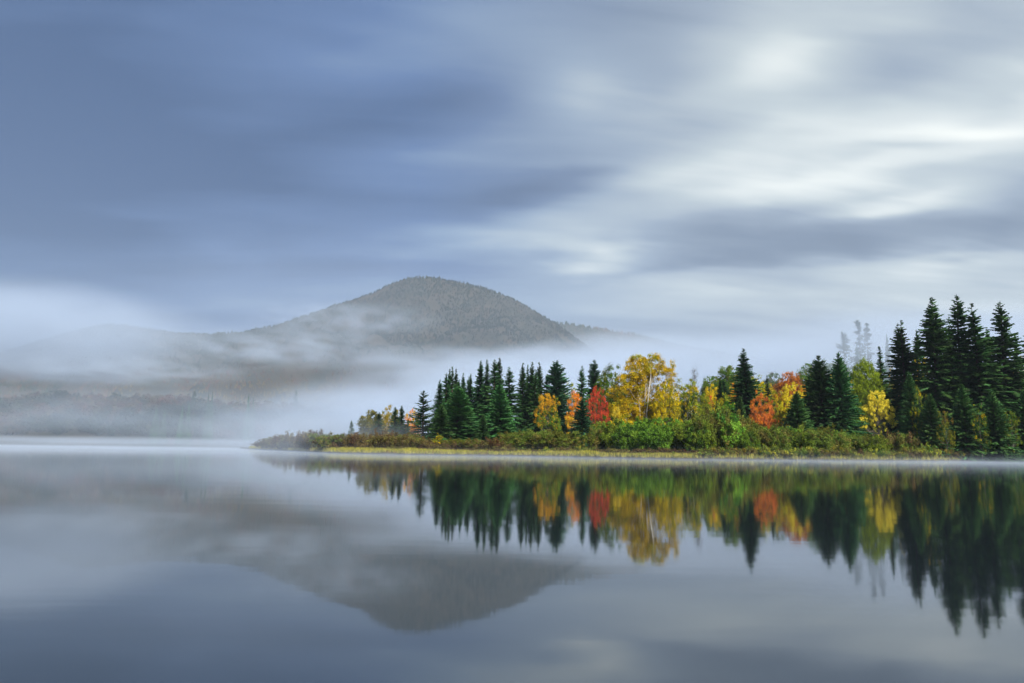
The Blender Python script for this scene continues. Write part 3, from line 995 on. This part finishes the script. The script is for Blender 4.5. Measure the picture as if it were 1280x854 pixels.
# background colour right of the birch
grow('hz1', 912, 455, 205, 20, 'hazy grey green round tree behind the tall lone spruce', ROUND, pal_mix((GRN, 3), (OLV, 1)), clumps=130, per=50, size=.20, rc=.95, seed=18)
grow('hz2', 890, 467, 200, 15, 'hazy olive tree at the left of the background woods', ROUND, pal_mix((OLV, 2), (GRN, 2)), clumps=90, per=50, size=.2, rc=.9, seed=19)
grow('bgy1', 889, 477, 165, 12, 'yellow tree behind two slim blue green spruces', BUSHY, pal_mix((YEL, 2), (GLD, 2)), clumps=80, per=50, size=.15, rc=.7, seed=20)
grow('bgo1', 919, 475, 160, 10, 'orange yellow tree left of the tall lone spruce', ROUND, pal_mix((ORG, 2), (YEL, 2)), clumps=60, per=50, size=.15, rc=.65, seed=21)
grow('bgl1', 909, 487, 140, 13, 'lime green tree between the slim spruces and the lone spruce', BUSHY, pal_mix((LIM, 3), (OLV, 1)), clumps=70, per=50, size=.14, rc=.6, seed=22)
grow('bgl2', 946, 468, 168, 17, 'lime yellow tree right behind the tall lone spruce', ROUND, pal_mix((LIM, 3), (YEL, 1)), clumps=90, per=50, size=.16, rc=.75, seed=23)
grow('bgr0', 887, 493, 150, 8, 'small rusty red tree left of the slim blue green spruces', BUSHY, pal_mix((RST, 2), (RED, 1)), clumps=45, per=50, size=.13, rc=.5, seed=24)
grow('pink', 951, 485, 117, 18, 'pink orange maple right of the tall lone spruce', BUSHY, pal_mix((PNK, 4), (ORG, 2), ((.5, .13, .05), 1)), clumps=130, per=90, size=.095, rc=.5, seed=25)
grow('pinkg', 968, 484, 124, 14, 'olive and orange tree between the pink maple and yellow maple', BUSHY, pal_mix((OLV, 2), (LIM, 1), (ORG, 1)), clumps=70, per=55, size=.13, rc=.55, seed=26)
grow('rust', 986, 464, 178, 20, 'rusty brown red round tree on the skyline', ROUND, pal_mix((RST, 3), (ORG, 1), ((.25, .11, .05), 1)), clumps=120, per=50, size=.17, rc=.85, seed=27)
grow('hz3', 966, 465, 215, 13, 'faint grey green tree left of the rusty skyline tree', ROUND, pal_mix((GRN, 2), ((.15, .10, .05), 1)), clumps=70, per=45, size=.2, rc=.9, seed=28)
grow('hz4', 1011, 453, 205, 18, 'hazy green round tree left of the large full spruce', ROUND, pal_mix((GRN, 3), (OLV, 2)), clumps=110, per=50, size=.2, rc=.9, seed=29)
grow('ylw', 990, 475, 135, 19, 'bright yellow maple left of the large full spruce', ROUND, pal_mix((YEL, 3), (PAL, 2), (LIM, 1)), clumps=110, per=85, size=.10, rc=.6, seed=30)
grow('osml', 937, 526, 107, 8, 'small orange bush below the pink maple', BUSHY, pal_mix((ORG, 2), (PNK, 1)), clumps=36, per=50, size=.09, rc=.32, seed=31)
grow('bgy2', 1041, 466, 168, 9, 'yellow tree between the two full green spruces', ROUND, pal_mix((YEL, 2), (ORG, 1)), clumps=55, per=50, size=.15, rc=.65, seed=32)
grow('hz5', 1040, 447, 235, 22, 'pale misty tree behind the two full green spruces', ROUND, pal_mix((GRN, 2), (OLV, 1)), clumps=90, per=45, size=.22, rc=1.0, seed=33)
grow('lime', 1080, 446.5, 140, 21, 'round lime green tree under the misty pine pair', ROUND, pal_mix((LIM, 3), ((.18, .25, .03), 3)), clumps=330, per=70, size=.16, rc=.8, seed=34)
grow('byel', 1095, 484, 116, 24, 'bright yellow bushy maple before the dark spruces', [(0, 0, .74, .24, .3, .2, 2), (.2, 0, .62, .2, .2, .16, 1), (-.2, 0, .6, .2, .2, .16, 1), (0, 0, .35, .25, .3, .2, .7), (.1, 0, .86, .1, .1, .12, .5), (-.12, 0, .82, .1, .1, .12, .5), (.36, 0, .5, .1, .1, .1, .4), (-.36, 0, .46, .1, .1, .1, .4)],
     pal_two((.20, .24, .03), PAL, .42, .12), clumps=110, per=70, size=.095, rc=.38, seed=35)
grow('byel2', 1119, 446, 142, 12, 'yellow tree behind the double topped spruce', ROUND, pal_mix((YEL, 2), (GLD, 2)), clumps=80, per=50, size=.14, rc=.65, seed=36)
for i, (px, py, D, w, pl, lb) in enumerate([
    (1150, 442, 136, 18, [(OLV, 2), (LIM, 1), (GLD, 1)], 'olive yellow tree behind the shaggy double topped spruce'),
    (1176, 470, 134, 15, [(OLV, 2), (RST, 1)], 'olive brown tree behind the gap left of the tallest spruce'),
    (1207, 462, 138, 16, [(OLV, 2), (GLD, 1)], 'olive tree behind the gap right of the tallest spruce'),
    (1232, 466, 136, 15, [(OLV, 2), (YEL, 1)], 'yellow flecked tree behind the two rightmost whole spruces'),
    (1272, 443, 138, 15, [(YEL, 2), (GLD, 2)], 'golden tree behind the gap at the right edge')]):
    grow('rb%d' % i, px, py, D, w, lb, ROUND, pal_mix(*pl), clumps=80, per=50, size=.14, rc=.65, seed=40 + i)

for i, (px, py, D, w, pl, lb) in enumerate([
    (1148, 478, 111, 13, [(OLV, 3), (LIM, 1), (GLD, .6)], 'thin olive yellow tree before the shaggy double topped spruce'),
    (1180, 508, 108, 12, [(OLV, 3), ((.22, .13, .035), 1)], 'thin olive brown sapling before the tallest spruce'),
    (1222, 500, 108, 13, [(OLV, 3), (GRN, 2), (GLD, .5)], 'thin olive green sapling before the broad shouldered spruce'),
    (1262, 505, 108, 12, [(OLV, 3), (GRN, 2)], 'thin olive green sapling before the last whole spruce')]):
    grow('rf%d' % i, px, py, D, w, lb, OPENL, pal_mix(*pl), name='sapling', clumps=26, per=45, size=.11, rc=.5, seed=60 + i)

WORDS = {'olive': (OLV, GRN), 'lime': (LIM, OLV), 'yellow': (YEL, LIM), 'orange': (ORG, GLD), 'green': (GRN, (.12, .22, .03)), 'golden': (GLD, YEL)}
for i, (px, py, D, w, c, lb) in enumerate([
    (878, 486, 148, 12, 'lime', 'lime tree at the edge of the thicket right of the bare tree'),
    (897, 494, 140, 11, 'yellow', 'yellow bush tree at the feet of the two slim spruces'),
    (940, 488, 138, 12, 'lime', 'lime bush tree close behind the pink orange maple'),
    (961, 478, 158, 12, 'golden', 'golden crown between the slim spruce and the rusty skyline tree'),
    (976, 492, 130, 12, 'yellow', 'low yellow tree left of the low spreading spruce'),
    (1004, 480, 150, 14, 'orange', 'orange crown behind the low spreading spruce'),
    (1036, 492, 140, 12, 'green', 'green tree filling the gap between the two full spruces'),
    (1064, 466, 150, 13, 'yellow', 'yellow green crown right of the slim pointed full spruce'),
    (1068, 500, 128, 14, 'green', 'low green tree between the full spruce and the bright yellow maple'),
    (1112, 476, 134, 15, 'olive', 'olive tree behind the bright yellow maple'),
    (1140, 440, 148, 15, 'lime', 'lime flecked tree in the gap right of the double topped spruce'),
    (1172, 436, 150, 14, 'olive', 'tall olive tree between the shaggy spruce and the tallest one'),
    (1207, 432, 152, 13, 'olive', 'tall olive tree just right of the tallest spruce'),
    (1232, 436, 152, 14, 'golden', 'tall golden green tree between the two rightmost whole spruces'),
    (1263, 436, 150, 14, 'lime', 'lime green tree right of the last whole spruce')]):
    grow('bk%d' % i, px, py, D, w, lb, BUSHY, pal_mix((WORDS[c][0], 2), (WORDS[c][1], 1.3)), clumps=85, per=52, size=.15, rc=.65, seed=80 + i)


def bare_tree(px, py, D, label):
    rg = np.random.default_rng(99)
    top = at(px, py, D)
    z0 = float(land_z(top[0], top[1]))
    h = top[2] - z0
    e = link('bare_tree', None)
    e.location = (top[0], top[1], z0)
    tb, tw = Tubes(6), Tubes(4)
    zz = np.linspace(-.3, h, 8)
    st = np.column_stack([rg.normal(0, .06, 8), rg.normal(0, .06, 8), zz])
    tb.add(st, .13 * (1 - zz / h * .92))
    for i in range(46):
        t = rg.uniform(.35, .97)
        b = np.array([0, 0, h * t])
        ph = rg.uniform(0, 6.28)
        L = rg.uniform(.6, 1.9) * (1.25 - t)
        e1 = b + np.array([math.cos(ph) * L, math.sin(ph) * L, L * rg.uniform(.5, 1.3)])
        tw.add(np.stack([b, (b + e1) / 2 + [0, 0, -.1], e1]), [.04, .03, .014])
        for q in range(3):
            s = rg.uniform(.4, .9)
            p = b + (e1 - b) * s
            tw.add(np.stack([p, p + rg.normal(0, .3, 3) + [0, 0, .2], p + rg.normal(0, .45, 3) + [0, 0, .5]]), [.022, .016, .008])
    link('trunk', tb.mesh('trunk', M_GREY), e)
    link('branches', tw.mesh('branches', M_GREY), e)
    tag(e, label, 'tree')


bare_tree(868, 460, 128, 'thin leafless grey tree right of the yellow birches')

# ------------------------------------------------------------------ shrubs along the shore
G1, G2, G3, B1, B2, Y1 = (.14, .25, .028), (.20, .31, .036), (.155, .20, .032), (.19, .165, .042), (.14, .095, .040), (.40, .36, .04)
SHR = {}
for i in range(3):
    SHR['green%d' % i] = (*shrub(200 + i, 4.6, 2.6, [G1, G1, G2, (.08, .16, .025)], nst=34, per=75, rc=.42, size=.11), 4.6, 2.6)
    SHR['olive%d' % i] = (*shrub(210 + i, 4.2, 2.5, [G3, G3, B1, (.13, .17, .03)], nst=32, per=70, rc=.40, size=.105), 4.2, 2.5)
    SHR['brown%d' % i] = (*shrub(220 + i, 1.8, 1.8, [B1, B2, B2, (.12, .10, .035)], nst=22, per=50, size=.085), 1.8, 1.8)
    SHR['gold%d' % i] = (*shrub(230 + i, 1.2, 1.7, [Y1, B1, (.16, .15, .035), G3], nst=22, per=50, size=.075, rc=.24), 1.2, 1.7)


def put_shrub(key, k, Y, h, w, label, group):
    st, fo, h0, w0 = SHR[key]
    X = k * Y
    z = float(land_z(X, Y))
    e = link('shrub', None)
    e.location = (X, Y, z)
    e.scale = (w / w0, w / w0, h / h0)
    e.rotation_euler = (0, 0, (X * 12.9 + Y * 7.7) % 6.283)
    link('stems', st, e)
    link('foliage', fo, e)
    tag(e, label, 'shrub', group)


ONES = ['first', 'second', 'third', 'fourth', 'fifth', 'sixth', 'seventh', 'eighth', 'ninth', 'tenth', 'eleventh', 'twelfth', 'thirteenth', 'fourteenth', 'fifteenth', 'sixteenth',
        'seventeenth', 'eighteenth', 'nineteenth']
TENS = ['', '', 'twent', 'thirt', 'fort', 'fift']
CARD = ['', 'twenty', 'thirty', 'forty', 'fifty', 'sixty']


def ordinal(n):
    if n < 20:
        return ONES[n - 1]
    t, u = divmod(n, 10)
    return TENS[t] + 'ieth' if u == 0 else CARD[t - 1] + ' ' + ONES[u - 1]


def shrub_band(kinds, x0, x1, off, tops, w, n, label, group, seed, jit=.25):
    rg = np.random.default_rng(seed)
    tx = [t[0] for t in tops]
    ty = [t[1] for t in tops]
    for i in range(n):
        px = x0 + (x1 - x0) * (i + .5 + rg.uniform(-.3, .3)) / n
        k = ratio(px)
        o = rg.uniform(*off)
        Y = float(shore_Y(k)) + o
        z = float(land_z(k * Y, Y))
        py = np.interp(px, tx, ty) + rg.uniform(-.3, 1) * jit * 26
        h = max(.5, at(px, py, Y)[2] - z)
        put_shrub(kinds[rg.integers(len(kinds))], k, Y, h, w * rg.uniform(.8, 1.25), '%s, %s from the left' % (label, ordinal(i + 1)), group)


GR = ['green0', 'green1', 'green2']
OL = ['olive0', 'olive1', 'olive2']
BN = ['brown0', 'brown1', 'brown2']
GO = ['gold0', 'gold1', 'gold2']
shrub_band(GR, 742, 880, (10, 18), [(740, 527), (760, 522), (800, 524), (870, 524), (885, 516)], 2.2, 22, 'bright green leafy shrub in the thicket below the golden birch', 'green shrubs below the birch', 1)
shrub_band(OL + GR[:1], 872, 932, (10, 17), [(872, 515), (895, 506), (915, 507), (932, 520)], 2.2, 11, 'tall olive green shrub in the thicket below the tall lone spruce', 'olive shrubs below the lone spruce', 2)
shrub_band(OL + GR[:2], 930, 1062, (7, 14), [(930, 530), (1000, 531), (1062, 535)], 2.2, 20, 'olive brown shrub in the thicket below the full green spruces', 'olive shrubs below the full spruces', 3)
shrub_band(OL, 632, 745, (8, 15), [(632, 541), (660, 535), (700, 537), (745, 529)], 2.2, 18, 'greyish olive shrub in the thicket below the orange maples', 'olive shrubs below the maples', 4)
shrub_band(OL + BN[:1] + GR[:1], 1060, 1430, (6, 12), [(1060, 543), (1130, 541), (1430, 545)], 1.9, 46, 'dark olive shrub below the tall right hand spruces', 'dark shrubs below the right hand spruces', 5)
shrub_band(OL[:1] + BN, 535, 640, (7, 12), [(535, 552), (580, 546), (640, 547)], 1.8, 14, 'dull brown olive shrub at the foot of the spruce grove', 'brown shrubs at the foot of the grove', 6)
shrub_band(BN + OL[:1], 412, 545, (8, 20), [(412, 545), (450, 538), (500, 540), (545, 548)], 2.1, 24, 'dark brown green shrub among the small spruces on the spit', 'dark shrubs among the spit spruces', 7)
shrub_band(BN + OL[:1], 328, 420, (3, 9), [(328, 550), (345, 544), (380, 540), (420, 541)], 2.4, 18, 'dark bare looking shrub on the misty tip of the spit', 'dark shrubs on the tip of the spit', 8)
# low mounds at the water's edge
shrub_band(GO + BN[:1], 868, 1400, (1.6, 4.2), [(868, 561), (930, 560), (980, 558), (1100, 559), (1180, 556), (1400, 559)], 1.6, 57, 'low golden brown mound of brush at the right hand waterline', 'low brush along the right hand waterline', 9, .3)
shrub_band(BN + GO[:1], 560, 880, (2.6, 6), [(560, 562), (640, 560), (760, 560), (880, 562)], 1.6, 40, 'low reddish brown brush behind the yellow sedge strip', 'low brush behind the sedge', 10, .25)
shrub_band(BN, 430, 560, (5, 8), [(430, 560), (560, 560)], 1.5, 14, 'low dark brush behind the sedge of the spit', 'low brush on the spit', 11, .2)


# ------------------------------------------------------------------ sedge along the waterline
def sedge():
    rg = np.random.default_rng(5)
    n = 46000
    px = rg.uniform(312, 1300, n)
    keep = (px < 872) | (rg.random(n) < .12)
    px = px[keep]
    k = np.interp(px, [300, 1300], [ratio(300), ratio(1300)])
    s = rg.uniform(.1, 1, len(px)) ** .9 * np.where(px < 872, 3.0, 1.6)
    Y = shore_Y(k) + s
    X = k * Y
    Z = land_z(X, Y)
    pat = vnoise(X / 3.5, s / 2, 9, 3)
    ok = (Z > -.02) & (pat > -.18 + .25 * rg.random(len(pat)) - .25)
    X, Y, Z, pat, px = X[ok], Y[ok], Z[ok], pat[ok], px[ok]
    m = len(X)
    h = rg.uniform(.12, .55, m) * (1 + .9 * pat)
    ph = rg.uniform(0, 6.28, m)
    w = rg.uniform(.03, .06, m)
    ln = rg.normal(0, .14, (m, 2))
    b0 = np.stack([X - np.cos(ph) * w, Y - np.sin(ph) * w, Z - .03], -1)
    b1 = np.stack([X + np.cos(ph) * w, Y + np.sin(ph) * w, Z - .03], -1)
    tp = np.stack([X + ln[:, 0], Y + ln[:, 1], Z + h], -1)
    pal = np.array([[.40, .38, .05], [.50, .44, .10], [.29, .33, .045], [.32, .22, .08]])
    i = np.clip(np.floor((pat + .5 + rg.normal(0, .2, m)) * 4), 0, 3).astype(int)
    C = pal[3 - i] * rg.uniform(.75, 1.25, (m, 1))
    tag(link('sedge_grass', tris_mesh('sedge_grass', np.stack([b0, b1, tp], 1), C, M_GRASS)), 'yellow green sedge grass along the waterline of the point', 'grass', kind='stuff')


sedge()


# ------------------------------------------------------------------ air: haze over everything, fog banks in the valley, mist on the lake
def vol_mat(name, density, color=(.71, .83, 1.0), expr=None, aniso=0.0):
    m, t = new_mat(name)
    pv = t.n('ShaderNodeVolumePrincipled')
    pv.inputs['Color'].default_value = (*color, 1)
    pv.inputs['Anisotropy'].default_value = aniso
    pv.inputs['Density'].default_value = density
    if expr:
        t.put(pv.inputs['Density'], expr(t))
    o = t.n('ShaderNodeOutputMaterial')
    t.t.links.new(pv.outputs[0], o.inputs['Volume'])
    if not expr:
        try:
            m.cycles.homogeneous_volume = True
        except Exception:
            pass
    return m


def box_mesh(name, lo, hi, mat):
    v = [(x, y, z) for x in (lo[0], hi[0]) for y in (lo[1], hi[1]) for z in (lo[2], hi[2])]
    f = np.array([[0, 1, 3, 2], [4, 6, 7, 5], [0, 4, 5, 1], [2, 3, 7, 6], [0, 2, 6, 4], [1, 5, 7, 3]])
    return mesh_np(name, v, f, None, mat)


tag(link('haze', box_mesh('haze', (-6000, -6000, -3.2), (6000, 6000, 620), vol_mat('haze_air', .00010))), 'thin even haze filling the valley air', 'haze', kind='stuff')


def ico(name, mat):
    import bmesh
    bm = bmesh.new()
    bmesh.ops.create_icosphere(bm, subdivisions=3, radius=1.0)
    me = bpy.data.meshes.new(name)
    bm.to_mesh(me)
    bm.free()
    me.materials.append(mat)
    return me


def fog(px, py, D, rx, ry, hd, tau, label, nscale=1.6, rough=.9, tilt=0.0, seed=0):
    c = at(px, py, D)
    dens = tau / hd

    def ex(t):
        ob = t.n('ShaderNodeTexCoord').outputs['Object']
        r2 = t.v('DOT_PRODUCT', ob, ob)
        f = t.m('MAXIMUM', t.m('SUBTRACT', 1.0, r2), 0.0)
        f = t.m('MULTIPLY', f, f)
        nz = t.noise(t.v('ADD', t.v('MULTIPLY', ob, (2.2, 1.0, 1.0)), (seed * 7.3, seed * 3.1, seed)), nscale, 2.0, .5)
        nz = t.m('MAXIMUM', t.m('MULTIPLY_ADD', t.m('SUBTRACT', nz, .5), 4.5 * rough, 1.0), 0.0)
        return t.m('MULTIPLY', t.m('MULTIPLY', f, nz), dens)
    m = vol_mat('fog_%d' % seed, dens, expr=ex)
    o = link('fog_bank', ico('fog_bank', m))
    o.location = c
    o.scale = (rx / F_PX * D, hd, ry / F_PX * D)
    o.rotation_euler = (0, tilt, 0)
    tag(o, label, 'fog', kind='stuff')
    return o


fog(560, 525, 520, 330, 72, 170, 5.0, 'bright fog bank filling the valley behind the spruce grove', seed=1, tilt=-.10, nscale=2.2)
fog(880, 495, 640, 420, 80, 220, 5.0, 'bright fog bank behind the golden birch', seed=2, tilt=-.04, nscale=2.0)
fog(1220, 465, 640, 420, 80, 220, 4.0, 'pale fog bank behind the tall right hand spruces', seed=3)
fog(480, 420, 1250, 620, 190, 90, .22, 'thin bluish veil of fog before the whole mountain', seed=12, rough=.3)
fog(790, 430, 2450, 240, 30, 200, .45, 'faint fog along the low ridge right of the mountain', seed=15, rough=.6)
fog(30, 418, 1000, 270, 74, 220, 2.7, 'fog bank hiding the left foot of the mountain', seed=4, rough=.6)
fog(130, 462, 950, 230, 24, 130, 1.0, 'low torn fog band above the far shore woods', seed=14, rough=1.2, nscale=2.6)
fog(350, 436, 1000, 210, 30, 150, .8, 'veil of fog drifting across the lower mountain slope', seed=5, rough=1.5, nscale=2.4)
fog(430, 400, 1080, 150, 28, 110, .5, 'thin wisp of fog on the left shoulder of the mountain', seed=6, rough=1.5, nscale=2.4)
fog(775, 441, 1500, 150, 32, 110, 1.0, 'soft fog where the right flank of the mountain ends', seed=16, rough=.7)
fog(690, 462, 1000, 330, 34, 150, 2.2, 'long fog band at the right foot of the mountain', seed=7, rough=1.0, nscale=2.4)
fog(120, 520, 480, 480, 62, 60, .46, 'thin grey veil of mist before the far shore woods', seed=9, rough=.8, nscale=2.4)
fog(1010, 440, 212, 330, 75, 16, .25, 'thin veil of mist on the hill behind the autumn trees', seed=10, rough=.5)
fog(1090, 430, 235, 140, 70, 18, .6, 'pale mist around the grey pine pair', seed=11, rough=.4)
fog(345, 545, 118, 240, 34, 16, .50, 'pale mist round the brush on the tip of the spit', seed=13, rough=.8)
fog(140, 552, 430, 450, 8, 110, .9, 'low grey mist over the water before the far shore', seed=8, rough=.5)


def lake_mist():
    def ex(t):
        pos = t.n('ShaderNodeNewGeometry').outputs['Position']
        x, y, z = t.sep(pos)
        fz = t.m('EXPONENT', t.m('MULTIPLY', t.m('MAXIMUM', z, 0.0), -3.2))
        a = t.m('MULTIPLY', t.m('SUBTRACT', y, 40.0), 1 / 45.0, clamp=True)
        nz = t.noise(t.comb(t.m('MULTIPLY', x, .035), t.m('MULTIPLY', y, .05)), 1.0, 2.0, .5)
        nz = t.m('MAXIMUM', t.m('MULTIPLY_ADD', t.m('SUBTRACT', nz, .5), 2.2, 1.0), .1)
        thin = t.m('MULTIPLY', t.m('EXPONENT', t.m('MULTIPLY', t.m('MAXIMUM', z, 0.0), -16.0)), t.m('POWER', a, 3.0))
        return t.m('MULTIPLY', t.m('MULTIPLY', t.m('ADD', t.m('MULTIPLY', fz, a), t.m('MULTIPLY', thin, 2.5)), nz), .016)
    m = vol_mat('lake_mist', .02, expr=ex)
    o = link('lake_mist', box_mesh('lake_mist', (-330, 40, .004), (330, 200, 1.6), m))
    tag(o, 'thin pale mist lying on the water along the shore', 'mist', kind='stuff')


lake_mist()
